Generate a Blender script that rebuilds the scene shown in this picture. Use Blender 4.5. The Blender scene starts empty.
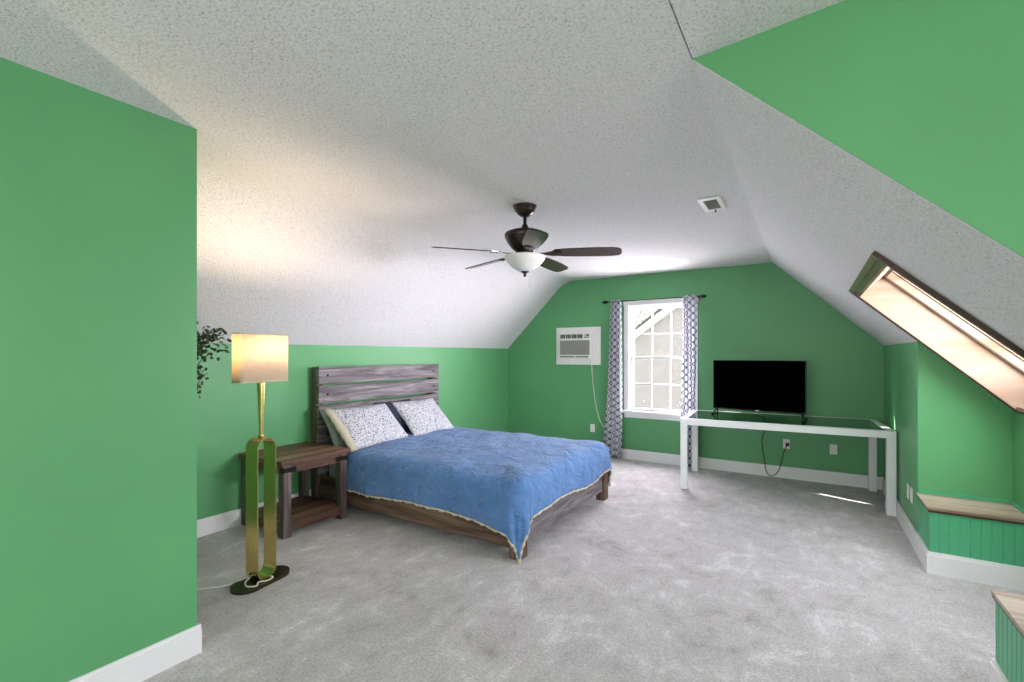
import bpy, bmesh, math, random
from mathutils import Vector, Matrix, noise
C = bpy.context.scene
COL = C.collection
R = math.radians
random.seed(7)

# ------------------------------------------------------------------ camera
F_PX, HY, YAW = 470.94, 354.56, 0.5633
cam_d = bpy.data.cameras.new('camera')
cam = bpy.data.objects.new('camera', cam_d); COL.objects.link(cam)
cam_d.sensor_width = 36.0; cam_d.sensor_fit = 'HORIZONTAL'
cam_d.lens = 36.0 * F_PX / 1024.0
cam_d.shift_y = (HY - 341.0) / 1024.0
cam_d.clip_start = 0.05
cam.location = (0, 0, 1.5)
cam.rotation_euler = (R(90), 0, YAW)
C.camera = cam

# ------------------------------------------------------------------ world, exposure
EXPOSURE = 0.84
C.view_settings.view_transform = 'Standard'
C.view_settings.look = 'None'
C.view_settings.gamma = 1.0
C.view_settings.use_curve_mapping = False
C.view_settings.exposure = EXPOSURE
W = bpy.data.worlds.new('sky'); C.world = W; W.use_nodes = True
wn = W.node_tree; wn.nodes.clear()
wo = wn.nodes.new('ShaderNodeOutputWorld'); wb = wn.nodes.new('ShaderNodeBackground')
wg = wn.nodes.new('ShaderNodeTexCoord'); ws = wn.nodes.new('ShaderNodeSeparateXYZ'); wr = wn.nodes.new('ShaderNodeValToRGB')
wn.links.new(wg.outputs['Generated'], ws.inputs[0]); wn.links.new(ws.outputs['Z'], wr.inputs[0])
wr.color_ramp.elements[0].position = 0.0; wr.color_ramp.elements[0].color = (0.50, 0.50, 0.48, 1)
wr.color_ramp.elements[1].position = 0.25; wr.color_ramp.elements[1].color = (0.80, 0.90, 1.0, 1)
wn.links.new(wr.outputs[0], wb.inputs[0]); wb.inputs[1].default_value = 2.6
wn.links.new(wb.outputs[0], wo.inputs[0])

def light(name, typ, loc, energy, color=(1, 1, 1), **kw):
    d = bpy.data.lights.new(name, typ); d.energy = energy; d.color = color
    o = bpy.data.objects.new(name, d); COL.objects.link(o); o.location = loc
    for k, v in kw.items():
        if k == 'rot': o.rotation_euler = v
        elif k == 'dir': o.rotation_euler = Vector(v).to_track_quat('-Z', 'Y').to_euler()
        else: setattr(d, k, v)
    return o
light('sun', 'SUN', (-8, 12, 9), 26.0, (1.0, 0.95, 0.88), dir=(1, -0.365, -0.51), angle=R(0.3))
# area lights: daylight at the skylight and far window, plus added fill lamps
light('fill_dormer_side', 'AREA', (2.42, -0.45, 1.45), 20, (1.0, 0.93, 0.97), dir=(-1, 0.0, 0), shape='RECTANGLE', size=2.5, size_y=1.7)  # added fill lamp at an assumed dormer window out of view
light('fill_behind_camera', 'AREA', (-0.9, -2.52, 1.5), 38, (1.0, 0.91, 0.93), dir=(0, 1, 0), shape='RECTANGLE', size=2.2, size_y=1.6)  # added fill lamp from behind, at an unseen window put in for light
light('daylight_skylight', 'AREA', (1.02, 3.68, 1.80), 14, (0.97, 0.93, 1.0), dir=(-0.693, 0, -0.721), shape='RECTANGLE', size=1.45, size_y=1.1)
light('fill_through_skylight', 'AREA', (2.3, 3.62, 1.62), 82, (0.98, 0.93, 1.0), dir=(-1, 0.04, 0.06), shape='RECTANGLE', size=2.0, size_y=0.8, spread=R(100))  # extra lamp added outside the skylight to brighten the left wall and slope
light('daylight_far_window', 'AREA', (-1.755, 6.78, 1.45), 66, (0.98, 0.92, 1.0), dir=(0, -1, 0), shape='RECTANGLE', size=0.85, size_y=1.45)

# ------------------------------------------------------------------ room numbers (metres)
D = 6.61; L = -4.254; RX = 0.696; K = 1.598
CL = -3.2026; CR = -0.3824; H = 2.6336
WX = -2.606; WY = 1.157; YC = 1.898
YB = 4.67; YN = 2.50; BX = 1.205
YE = 4.262; YF = 2.906
S = (H - K) / (RX - CR)
SL = (H - K) / (CL - L)
BACK = -2.6; DX = 2.5; TR = 0.0725

# ------------------------------------------------------------------ materials
def new_mat(name):
    m = bpy.data.materials.new(name); m.use_nodes = True
    nt = m.node_tree; b = nt.nodes['Principled BSDF']
    return m, nt, b
def N(nt, t, **kw):
    n = nt.nodes.new(t)
    for k, v in kw.items():
        if k in n.inputs.keys() if hasattr(n.inputs, 'keys') else False: n.inputs[k].default_value = v
        else: setattr(n, k, v)
    return n
def mathn(nt, op, a, b=None, c=None):
    n = nt.nodes.new('ShaderNodeMath'); n.operation = op
    for i, v in enumerate((a, b, c)):
        if v is None: continue
        if isinstance(v, (int, float)): n.inputs[i].default_value = v
        else: nt.links.new(v, n.inputs[i])
    return n.outputs[0]
def ramp(nt, fac, stops):
    n = nt.nodes.new('ShaderNodeValToRGB'); e = n.color_ramp.elements
    while len(e) < len(stops): e.new(0.5)
    for i, (p, c) in enumerate(stops):
        e[i].position = p; e[i].color = (c[0], c[1], c[2], 1)
    nt.links.new(fac, n.inputs[0]); return n.outputs[0]
def noise_tex(nt, scale, detail=3, rough=0.5, vec=None, mscale=None, coord='Object', dist=0.0):
    t = nt.nodes.new('ShaderNodeTexNoise'); t.inputs['Scale'].default_value = scale
    t.inputs['Detail'].default_value = detail; t.inputs['Roughness'].default_value = rough; t.inputs['Distortion'].default_value = dist
    if vec is None:
        tc = nt.nodes.new('ShaderNodeTexCoord'); vec = tc.outputs[coord]
    if mscale:
        mp = nt.nodes.new('ShaderNodeMapping'); mp.inputs['Scale'].default_value = mscale
        nt.links.new(vec, mp.inputs[0]); vec = mp.outputs[0]
    nt.links.new(vec, t.inputs['Vector']); return t.outputs['Fac']
def bump(nt, b, h, strength=0.3, dist=0.01):
    n = nt.nodes.new('ShaderNodeBump'); n.inputs['Strength'].default_value = strength; n.inputs['Distance'].default_value = dist
    nt.links.new(h, n.inputs['Height']); nt.links.new(n.outputs[0], b.inputs['Normal'])
def setp(b, col=None, rough=None, metal=None, spec=None, **kw):
    if col: b.inputs['Base Color'].default_value = (*col, 1)
    if rough is not None: b.inputs['Roughness'].default_value = rough
    if metal is not None: b.inputs['Metallic'].default_value = metal
    if spec is not None: b.inputs['Specular IOR Level'].default_value = spec
    for k, v in kw.items(): b.inputs[k].default_value = v
M = {}
def plain(key, col, rough=0.5, metal=0.0, var=0.06, scale=8, bmp=0.0, bscale=80, spec=0.5):
    m, nt, b = new_mat(key); setp(b, None, rough, metal, spec)
    f = noise_tex(nt, scale, 3)
    lo = [max(0, c * (1 - var)) for c in col]; hi = [min(1, c * (1 + var)) for c in col]
    nt.links.new(ramp(nt, f, [(0.3, lo), (0.7, hi)]), b.inputs['Base Color'])
    if bmp: bump(nt, b, noise_tex(nt, bscale, 3), bmp, 0.002)
    M[key] = m; return m
GREEN = (0.108, 0.355, 0.145)
plain('green_wall_paint', GREEN, 0.42, var=0.05, scale=1.7, bmp=0.12, bscale=140, spec=0.45)
plain('green_beadboard_paint', (0.080, 0.40, 0.20), 0.4, var=0.05, scale=3, spec=0.45)
plain('white_trim_paint', (0.80, 0.80, 0.80), 0.35, var=0.02, scale=4)
plain('white_plastic', (0.80, 0.80, 0.77), 0.35, var=0.02)
plain('almond_plastic', (0.60, 0.60, 0.55), 0.4, var=0.03)
plain('vent_dark_plastic', (0.05, 0.05, 0.045), 0.4)
plain('dark_slot', (0.01, 0.01, 0.01), 0.6)
plain('grille_grey', (0.22, 0.22, 0.20), 0.5)
plain('slat_grey', (0.36, 0.355, 0.32), 0.5)
plain('black_metal', (0.015, 0.014, 0.013), 0.35, metal=0.6)
plain('black_gloss_plastic', (0.006, 0.006, 0.007), 0.25)
plain('oil_rubbed_bronze', (0.030, 0.020, 0.015), 0.30, metal=0.5, var=0.3, scale=20)
plain('fan_blade_wood', (0.040, 0.018, 0.014), 0.22, var=0.35, scale=14)
plain('white_metal', (0.82, 0.84, 0.84), 0.28, var=0.02)
plain('cord_white', (0.75, 0.75, 0.70), 0.5)
plain('cord_black', (0.012, 0.012, 0.012), 0.5)
plain('bronze_base', (0.09, 0.075, 0.035), 0.25, metal=0.8, var=0.2)
plain('leaf_green', (0.035, 0.055, 0.022), 0.5, var=0.5, scale=25)
plain('stem_brown', (0.07, 0.05, 0.03), 0.7)
plain('terracotta', (0.30, 0.13, 0.08), 0.8)
plain('sage_linen', (0.27, 0.30, 0.26), 0.9, var=0.1, bmp=0.2, bscale=300)
plain('navy_linen', (0.018, 0.026, 0.055), 0.85, var=0.15, bmp=0.2, bscale=300)
plain('mattress_white', (0.6, 0.6, 0.6), 0.9)
plain('trim_dark_brown', (0.055, 0.030, 0.016), 0.4, var=0.2, scale=12)
plain('molding_green_reflect', (0.16, 0.15, 0.06), 0.25, var=0.3, scale=9)  # green wall reflection and shade put into the brown molding's colour
plain('siding', (0.31, 0.255, 0.25), 0.8, var=0.05)

def brass():
    m, nt, b = new_mat('brushed_brass'); setp(b, (0.62, 0.47, 0.19), 0.26, 1.0)
    f = noise_tex(nt, 30, 3, mscale=(8, 8, 0.4))
    nt.links.new(ramp(nt, f, [(0.3, (0.66, 0.50, 0.17)), (0.7, (0.85, 0.68, 0.27))]), b.inputs['Base Color'])
    M['brushed_brass'] = m
brass()

def popcorn():
    m, nt, b = new_mat('popcorn_ceiling'); setp(b, None, 0.95, spec=0.1)
    f1 = noise_tex(nt, 95, 4, 0.65, coord='Object'); f2 = noise_tex(nt, 2.2, 3)
    col = ramp(nt, f1, [(0.30, (0.46, 0.455, 0.455)), (0.44, (0.76, 0.752, 0.75)), (0.65, (0.87, 0.86, 0.86))])
    nt.links.new(col, b.inputs['Base Color'])
    bump(nt, b, f1, 1.0, 0.014)
    M['popcorn_ceiling'] = m
popcorn()

def carpet():
    m, nt, b = new_mat('carpet'); setp(b, None, 1.0, spec=0.05)
    b.inputs['Sheen Weight'].default_value = 0.15
    fine = noise_tex(nt, 75, 4, 0.75)
    big = noise_tex(nt, 2.6, 8, 0.72, dist=0.8)
    streak = noise_tex(nt, 7, 8, 0.78, mscale=(1.3, 0.7, 1), dist=0.6)
    s = mathn(nt, 'ADD', mathn(nt, 'MULTIPLY', big, 0.55), mathn(nt, 'MULTIPLY', streak, 0.45))
    c1 = ramp(nt, s, [(0.36, (0.39, 0.365, 0.35)), (0.46, (0.535, 0.51, 0.50)), (0.53, (0.59, 0.57, 0.56)), (0.60, (0.74, 0.72, 0.71))])
    mx = nt.nodes.new('ShaderNodeMix'); mx.data_type = 'RGBA'; mx.blend_type = 'MULTIPLY'; mx.inputs[0].default_value = 0.75
    nt.links.new(c1, mx.inputs[6]); nt.links.new(ramp(nt, fine, [(0.33, (0.50, 0.50, 0.50)), (0.62, (1.0, 1.0, 1.0))]), mx.inputs[7])
    nt.links.new(mx.outputs[2], b.inputs['Base Color'])
    hh = mathn(nt, 'ADD', fine, mathn(nt, 'MULTIPLY', big, 1.2))
    bump(nt, b, hh, 0.6, 0.01)
    M['carpet'] = m
carpet()

def wood(key, stops, axis=0, scale=5.0, rough=0.55, stretch=14.0, bmp=0.25, planks=None):
    m, nt, b = new_mat(key); setp(b, None, rough)
    ms = [stretch] * 3; ms[axis] = 1.0
    f = noise_tex(nt, scale, 6, 0.62, mscale=tuple(x / 3 for x in ms), dist=0.8)
    fac = f
    if planks:                       # (axis, width): tone of each board
        tc = nt.nodes.new('ShaderNodeTexCoord'); sp = nt.nodes.new('ShaderNodeSeparateXYZ'); nt.links.new(tc.outputs['Object'], sp.inputs[0])
        ix = mathn(nt, 'FLOOR', mathn(nt, 'DIVIDE', sp.outputs[planks[0]], planks[1]))
        wn_ = nt.nodes.new('ShaderNodeTexWhiteNoise'); wn_.noise_dimensions = '1D'; nt.links.new(ix, wn_.inputs['W'])
        fac = mathn(nt, 'ADD', mathn(nt, 'MULTIPLY', f, 0.7), mathn(nt, 'MULTIPLY', wn_.outputs['Value'], 0.3))
    nt.links.new(ramp(nt, fac, stops), b.inputs['Base Color'])
    bump(nt, b, f, bmp, 0.004)
    M[key] = m; return m
GREYW = [(0.30, (0.030, 0.025, 0.026)), (0.42, (0.10, 0.088, 0.092)), (0.54, (0.175, 0.16, 0.168)), (0.68, (0.29, 0.275, 0.29))]
BRNW = [(0.30, (0.030, 0.016, 0.010)), (0.45, (0.085, 0.048, 0.030)), (0.58, (0.15, 0.090, 0.058)), (0.72, (0.25, 0.17, 0.12))]
wood('weathered_wood_y', GREYW, 1); wood('weathered_wood_x', BRNW, 0); wood('weathered_wood_z', BRNW, 2)
wood('nightstand_wood_y', [(0.30, (0.06, 0.026, 0.016)), (0.45, (0.15, 0.068, 0.040)), (0.58, (0.24, 0.125, 0.075)), (0.72, (0.34, 0.21, 0.14))], 1, planks=(0, 0.07)); wood('nightstand_wood_z', [(0.30, (0.045, 0.036, 0.036)), (0.45, (0.085, 0.062, 0.055)), (0.58, (0.14, 0.11, 0.10)), (0.72, (0.24, 0.19, 0.17))], 2)
wood('bench_wood', [(0.28, (0.22, 0.155, 0.10)), (0.45, (0.42, 0.335, 0.245)), (0.60, (0.52, 0.44, 0.345)), (0.75, (0.60, 0.53, 0.43))], 0, scale=2.5, planks=(1, 0.14), rough=0.5)
wood('pine', [(0.34, (0.24, 0.135, 0.075)), (0.50, (0.35, 0.235, 0.165)), (0.66, (0.41, 0.30, 0.225))], 0, scale=1.6, rough=0.4, bmp=0.05, stretch=8)

def glass(key, tint=(0.95, 0.98, 0.97), refl=0.06):
    m, nt, b = new_mat(key); nt.nodes.remove(b)
    out = nt.nodes['Material Output']; t = nt.nodes.new('ShaderNodeBsdfTransparent'); g = nt.nodes.new('ShaderNodeBsdfGlossy')
    t.inputs[0].default_value = (*tint, 1); g.inputs['Roughness'].default_value = 0.02
    mx = nt.nodes.new('ShaderNodeMixShader'); lw = nt.nodes.new('ShaderNodeLayerWeight'); lw.inputs['Blend'].default_value = 0.5
    fac = mathn(nt, 'ADD', 0.03, mathn(nt, 'MULTIPLY', mathn(nt, 'POWER', lw.outputs['Facing'], 4.0), 0.5))
    nt.links.new(fac, mx.inputs[0]); nt.links.new(t.outputs[0], mx.inputs[1]); nt.links.new(g.outputs[0], mx.inputs[2])
    nt.links.new(mx.outputs[0], out.inputs[0]); M[key] = m
glass('window_glass', (0.975, 0.965, 0.975))
def desk_glass():
    m, nt, b = new_mat('dark_green_desk_glass'); setp(b, (0.008, 0.030, 0.016), 0.05, 0.0, 0.7)
    M['dark_green_desk_glass'] = m
desk_glass()
def screen():
    m, nt, b = new_mat('tv_screen'); setp(b, (0.0008, 0.0008, 0.001), 0.45, 0.0, 0.0); M['tv_screen'] = m
screen()
def shade_mat():
    m, nt, b = new_mat('lamp_shade_linen'); nt.nodes.remove(b); out = nt.nodes['Material Output']
    d = nt.nodes.new('ShaderNodeBsdfDiffuse'); t = nt.nodes.new('ShaderNodeBsdfTranslucent'); mx = nt.nodes.new('ShaderNodeMixShader')
    f = noise_tex(nt, 200, 2, mscale=(1, 1, 0.1))
    c = ramp(nt, f, [(0.3, (0.80, 0.68, 0.50)), (0.7, (0.88, 0.77, 0.60))])
    nt.links.new(c, d.inputs[0]); nt.links.new(c, t.inputs[0]); mx.inputs[0].default_value = 0.35
    nt.links.new(d.outputs[0], mx.inputs[1]); nt.links.new(t.outputs[0], mx.inputs[2]); nt.links.new(mx.outputs[0], out.inputs[0])
    M['lamp_shade_linen'] = m
shade_mat()
def emis(key, col, strength):
    m, nt, b = new_mat(key); setp(b, col, 0.4); b.inputs['Emission Color'].default_value = (*col, 1); b.inputs['Emission Strength'].default_value = strength; M[key] = m
emis('light_bulb_glow', (1.0, 0.72, 0.42), 14.0)
def bowl_mat():
    m, nt, b = new_mat('frosted_bowl_glass'); setp(b, (0.66, 0.66, 0.63), 0.35, 0.0, 0.5); b.inputs['Subsurface Weight'].default_value = 0.0
    M['frosted_bowl_glass'] = m
bowl_mat()
def duvet_mat():
    m, nt, b = new_mat('blue_duvet_cotton'); setp(b, None, 0.9, spec=0.1)
    b.inputs['Sheen Weight'].default_value = 0.2
    f = noise_tex(nt, 3.5, 4, 0.6)
    nt.links.new(ramp(nt, f, [(0.3, (0.075, 0.175, 0.38)), (0.7, (0.11, 0.23, 0.46))]), b.inputs['Base Color'])
    h = mathn(nt, 'ADD', mathn(nt, 'MULTIPLY', noise_tex(nt, 7, 4, 0.55, dist=0.5, mscale=(1.0, 0.55, 1)), 1.0), mathn(nt, 'MULTIPLY', noise_tex(nt, 260, 2), 0.03))
    bump(nt, b, h, 1.0, 0.08); M['blue_duvet_cotton'] = m
duvet_mat()
def floral():
    m, nt, b = new_mat('floral_pillowcase'); setp(b, None, 0.9, spec=0.1)
    tc = nt.nodes.new('ShaderNodeTexCoord')
    v = nt.nodes.new('ShaderNodeTexVoronoi'); v.inputs['Scale'].default_value = 55; nt.links.new(tc.outputs['Object'], v.inputs['Vector'])
    n1 = noise_tex(nt, 70, 3, 0.6)
    dd = mathn(nt, 'ADD', v.outputs['Distance'], mathn(nt, 'MULTIPLY', mathn(nt, 'SUBTRACT', n1, 0.5), 0.9))
    mask = mathn(nt, 'LESS_THAN', dd, 0.36)
    hue = noise_tex(nt, 12, 2)
    c2 = ramp(nt, hue, [(0.40, (0.05, 0.08, 0.18)), (0.50, (0.11, 0.16, 0.26)), (0.58, (0.11, 0.15, 0.11)), (0.66, (0.22, 0.24, 0.18))])
    mx = nt.nodes.new('ShaderNodeMix'); mx.data_type = 'RGBA'
    nt.links.new(mask, mx.inputs[0]); mx.inputs[6].default_value = (0.58, 0.58, 0.62, 1); nt.links.new(c2, mx.inputs[7])
    nt.links.new(mx.outputs[2], b.inputs['Base Color']); bump(nt, b, noise_tex(nt, 14, 4), 0.3, 0.02)
    M['floral_pillowcase'] = m
floral()
plain('cream_flange', (0.52, 0.48, 0.35), 0.9, var=0.1, scale=40)
def curtain_mat():
    m, nt, b = new_mat('trellis_curtain'); setp(b, None, 0.9, spec=0.1)
    uv = nt.nodes.new('ShaderNodeUVMap'); sp = nt.nodes.new('ShaderNodeSeparateXYZ'); nt.links.new(uv.outputs[0], sp.inputs[0])
    a = mathn(nt, 'COSINE', mathn(nt, 'MULTIPLY', sp.outputs[0], 2 * math.pi / 0.095))
    c = mathn(nt, 'COSINE', mathn(nt, 'MULTIPLY', sp.outputs[1], 2 * math.pi / 0.095))
    s = mathn(nt, 'ABSOLUTE', mathn(nt, 'ADD', a, c))
    mask = mathn(nt, 'LESS_THAN', s, 0.38)
    mx = nt.nodes.new('ShaderNodeMix'); mx.data_type = 'RGBA'; nt.links.new(mask, mx.inputs[0])
    mx.inputs[6].default_value = (0.80, 0.80, 0.84, 1); mx.inputs[7].default_value = (0.11, 0.125, 0.22, 1)
    nt.links.new(mx.outputs[2], b.inputs['Base Color'])
    out = nt.nodes['Material Output']; t = nt.nodes.new('ShaderNodeBsdfTranslucent'); nt.links.new(mx.outputs[2], t.inputs[0])
    ms = nt.nodes.new('ShaderNodeMixShader'); ms.inputs[0].default_value = 0.35
    nt.links.new(b.outputs[0], ms.inputs[1]); nt.links.new(t.outputs[0], ms.inputs[2]); nt.links.new(ms.outputs[0], out.inputs[0])
    M['trellis_curtain'] = m
curtain_mat()
def shingles():
    m, nt, b = new_mat('roof_shingles'); setp(b, None, 0.9)
    tc = nt.nodes.new('ShaderNodeTexCoord'); br = nt.nodes.new('ShaderNodeTexBrick')
    mp = nt.nodes.new('ShaderNodeMapping'); nt.links.new(tc.outputs['UV'], mp.inputs[0]); nt.links.new(mp.outputs[0], br.inputs['Vector'])
    br.inputs['Scale'].default_value = 1.0; br.inputs['Brick Width'].default_value = 0.32; br.inputs['Row Height'].default_value = 0.13; br.inputs['Mortar Size'].default_value = 0.016
    br.inputs['Color1'].default_value = (0.22, 0.185, 0.15, 1); br.inputs['Color2'].default_value = (0.36, 0.31, 0.26, 1); br.inputs['Mortar'].default_value = (0.03, 0.028, 0.025, 1)
    nt.links.new(br.outputs[0], b.inputs['Base Color']); M['roof_shingles'] = m
shingles()

# ------------------------------------------------------------------ mesh helpers
def mesh_obj(name, bm, mat, parent=None, smooth=False, loc=(0, 0, 0), rot=(0, 0, 0), mod=None):
    bmesh.ops.recalc_face_normals(bm, faces=bm.faces)
    me = bpy.data.meshes.new(name); bm.to_mesh(me); bm.free()
    if smooth:
        for p in me.polygons: p.use_smooth = True
    me.materials.append(M[mat] if isinstance(mat, str) else mat)
    o = bpy.data.objects.new(name, me); COL.objects.link(o); o.location = loc; o.rotation_euler = rot
    if parent: o.parent = parent
    return o
def B(): return bmesh.new()
def box(bm, x0, x1, y0, y1, z0, z1, bev=0.0, mtx=None):
    vs = [bm.verts.new((x, y, z)) for z in (z0, z1) for y in (y0, y1) for x in (x0, x1)]
    fs = [bm.faces.new([vs[i] for i in q]) for q in ((0, 2, 3, 1), (4, 5, 7, 6), (0, 1, 5, 4), (2, 6, 7, 3), (0, 4, 6, 2), (1, 3, 7, 5))]
    if mtx is not None:
        for v in vs: v.co = mtx @ v.co
    if bev > 0:
        es = list({e for f in fs for e in f.edges})
        bmesh.ops.bevel(bm, geom=es, offset=bev, segments=2, affect='EDGES', profile=0.6)
    return bm
def prism(bm, pts, a0, a1, plane='xz'):
    """polygon pts extruded along the third axis between a0 and a1"""
    def P(p, a):
        if plane == 'xz': return (p[0], a, p[1])
        if plane == 'yz': return (a, p[0], p[1])
        return (p[0], p[1], a)
    v0 = [bm.verts.new(P(p, a0)) for p in pts]; v1 = [bm.verts.new(P(p, a1)) for p in pts]
    n = len(pts); bm.faces.new(v0); bm.faces.new(v1[::-1])
    for i in range(n): bm.faces.new((v0[i], v1[i], v1[(i + 1) % n], v0[(i + 1) % n]))
    return bm
def lathe(bm, prof, seg=32, cx=0, cy=0, cap=True):
    rings = []
    for r, z in prof:
        if r < 1e-5: rings.append([bm.verts.new((cx, cy, z))])
        else: rings.append([bm.verts.new((cx + r * math.cos(2 * math.pi * i / seg), cy + r * math.sin(2 * math.pi * i / seg), z)) for i in range(seg)])
    for a, b in zip(rings, rings[1:]):
        if len(a) == 1 and len(b) == 1: continue
        for i in range(seg):
            j = (i + 1) % seg
            if len(a) == 1: bm.faces.new((a[0], b[i], b[j]))
            elif len(b) == 1: bm.faces.new((a[i], a[j], b[0]))
            else: bm.faces.new((a[i], a[j], b[j], b[i]))
    if cap:
        if len(rings[0]) > 1: bm.faces.new(rings[0][::-1])
        if len(rings[-1]) > 1: bm.faces.new(rings[-1])
    return bm
def catmull(pts, n=8):
    pts = [Vector(p) for p in pts]; out = []
    P = [pts[0]] + pts + [pts[-1]]
    for i in range(1, len(P) - 2):
        for k in range(n):
            t = k / n; a, b, c, d = P[i - 1], P[i], P[i + 1], P[i + 2]
            out.append(0.5 * ((2 * b) + (c - a) * t + (2 * a - 5 * b + 4 * c - d) * t * t + (3 * b - a - 3 * c + d) * t ** 3))
    out.append(pts[-1]); return out
def tube(bm, pts, r, seg=8, radii=None):
    pts = [Vector(p) for p in pts]; rings = []
    up = Vector((0, 0, 1))
    for i, p in enumerate(pts):
        t = (pts[min(i + 1, len(pts) - 1)] - pts[max(i - 1, 0)]).normalized()
        a = t.cross(up)
        if a.length < 0.05: a = t.cross(Vector((1, 0, 0)))
        a.normalize(); b = t.cross(a)
        rr = radii[i] if radii else r
        rings.append([bm.verts.new(p + rr * (math.cos(2 * math.pi * k / seg) * a + math.sin(2 * math.pi * k / seg) * b)) for k in range(seg)])
    for q, s in zip(rings, rings[1:]):
        for k in range(seg): bm.faces.new((q[k], q[(k + 1) % seg], s[(k + 1) % seg], s[k]))
    bm.faces.new(rings[0]); bm.faces.new(rings[-1][::-1])
    return bm
def thing(name, label, cat, loc=(0, 0, 0), rz=0, group=None):
    o = bpy.data.objects.new(name, None); COL.objects.link(o); o.location = loc; o.rotation_euler = (0, 0, rz); o.empty_display_size = 0.1
    o['label'] = label; o['category'] = cat
    if group: o['group'] = group
    return o
def tag(o, label, cat, group=None):
    o['label'] = label; o['category'] = cat
    if group: o['group'] = group
    return o
def struct(o): o['kind'] = 'structure'; return o
def sx(name, mat, *boxes):
    bm = B()
    for b in boxes: box(bm, *b)
    return struct(mesh_obj(name, bm, mat))
def zs(x): return H - S * (x - CR)
NS = Vector((S, 0, 1)).normalized()
def sp_(x, w): return (x + NS.x * w, zs(x) + NS.z * w)        # point w above the sloped ceiling, in xz
def slab(bm, x0, x1, y0, y1, w0, w1): return prism(bm, [sp_(x0, w0), sp_(x1, w0), sp_(x1, w1), sp_(x0, w1)], y0, y1)

# ------------------------------------------------------------------ room shell
sx('floor', 'carpet', (-4.6, 2.7, BACK - 0.2, D + 0.2, -0.12, 0.0))
HX0, HX1, HZ0, HZ1 = -2.19, -1.32, 0.70, 2.20
sx('wall_far', 'green_wall_paint', (L - 0.15, HX0, D, D + 0.15, 0, 2.75), (HX1, 1.5, D, D + 0.15, 0, 2.75),
   (HX0, HX1, D, D + 0.15, 0, HZ0), (HX0, HX1, D, D + 0.15, HZ1, 2.75))
bm = B(); prism(bm, [(L, 0), (L, K), (L - 0.15, K + 0.15 * -SL + 0.0), (L - 0.15, 0)], WY, D); struct(mesh_obj('wall_left', bm, 'green_wall_paint'))
sx('wall_left_near', 'green_wall_paint', (L - 0.15, WX, BACK, WY, 0, H))
sx('wall_right', 'green_wall_paint', (RX, RX + 0.1, YB, D, 0, K))
sx('wall_right_near', 'green_wall_paint', (RX, RX + 0.1, YC, YN, 0, K))
bm = B(); prism(bm, [(RX + 0.1, 0), (1.32, 0), (1.32, zs(1.32)), (RX + 0.1, zs(RX + 0.1))], YB, YB + 0.1); struct(mesh_obj('wall_alcove_far', bm, 'green_wall_paint'))
bm = B(); prism(bm, [(RX + 0.1, 0), (1.32, 0), (1.32, zs(1.32)), (RX + 0.1, zs(RX + 0.1))], YN - 0.1, YN); struct(mesh_obj('wall_alcove_near', bm, 'green_wall_paint'))
bm = B(); prism(bm, [(BX, 0), (BX + 0.1, 0), (BX + 0.1, zs(BX + 0.1)), (BX, zs(BX))], YN, YB); struct(mesh_obj('wall_alcove_back', bm, 'green_wall_paint'))
HD = H + TR * (DX - CR)
bm = B(); prism(bm, [(CR + 0.004, H), (RX, K), (RX, 0), (DX + 0.1, 0), (DX + 0.1, HD + TR * 0.1 + 0.003), (CR + 0.1, H + TR * 0.1 + 0.003)], YC, YC + 0.1); struct(mesh_obj('wall_dormer_cheek', bm, 'green_wall_paint'))
# dormer front wall with an added wide window opening for light, and the wall behind with another
sx('wall_dormer_front', 'green_wall_paint', (DX, DX + 0.1, BACK, -1.75, 0, HD + .1), (DX, DX + 0.1, 0.85, YC, 0, HD + .1), (DX, DX + 0.1, -1.75, 0.85, 0, 0.6), (DX, DX + 0.1, -1.75, 0.85, 2.3, HD + .1))
sx('wall_back', 'green_wall_paint', (WX - 0.1, -2.0, BACK - 0.1, BACK, 0, HD + .1), (0.2, DX + 0.1, BACK - 0.1, BACK, 0, HD + .1), (-2.0, 0.2, BACK - 0.1, BACK, 0, 0.7), (-2.0, 0.2, BACK - 0.1, BACK, 2.3, HD + .1))
# flat ceiling plus left slope as one sheet with a soft crease
def ceil_profile(extra):
    r = 0.16; a = math.atan(SL)           # tangent length
    pts = [(CR, H)]
    for i in range(9):
        t = i / 8; # quadratic bezier through the crease
        p0 = Vector((CL + r, H)); p1 = Vector((CL, H)); p2 = Vector((CL - r * math.cos(a), H - r * math.sin(a)))
        q = (1 - t) ** 2 * p0 + 2 * t * (1 - t) * p1 + t * t * p2
        pts.append((q.x, q.y))
    pts.append((L - 0.2, K - 0.2 * SL))
    return pts
pp = ceil_profile(0)
bm = B(); prism(bm, pp + [(L - 0.2, K - 0.2 * SL + 0.15), (CL - 0.05, H + 0.12), (CR, H + 0.12)], BACK - 0.1, D)
struct(mesh_obj('ceiling', bm, 'popcorn_ceiling'))
SKX0, SKX1, SKY0, SKY1 = 0.27, 1.165, 2.91, 4.45
bm = B()
slab(bm, CR, SKX0 - 0.0, YC + 0.003, D, 0, 0.1); slab(bm, SKX1 + 0.022, 1.36, YC + 0.003, D, 0, 0.1)
slab(bm, SKX0, SKX1 + 0.022, YC + 0.003, SKY0 - 0.022, 0, 0.1); slab(bm, SKX0, SKX1 + 0.022, SKY1 + 0.022, D, 0, 0.1)
struct(mesh_obj('ceiling_right_slope', bm, 'popcorn_ceiling'))
bm = B(); g = 0.0045
prism(bm, [(CR + g, H + TR * g), (DX + 0.1, H + TR * (DX + 0.1 - CR)), (DX + 0.1, H + TR * (DX + 0.1 - CR) + 0.1), (CR + g, H + 0.12)], BACK - 0.1, YC + 0.12)
struct(mesh_obj('ceiling_dormer', bm, 'popcorn_ceiling'))
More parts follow.
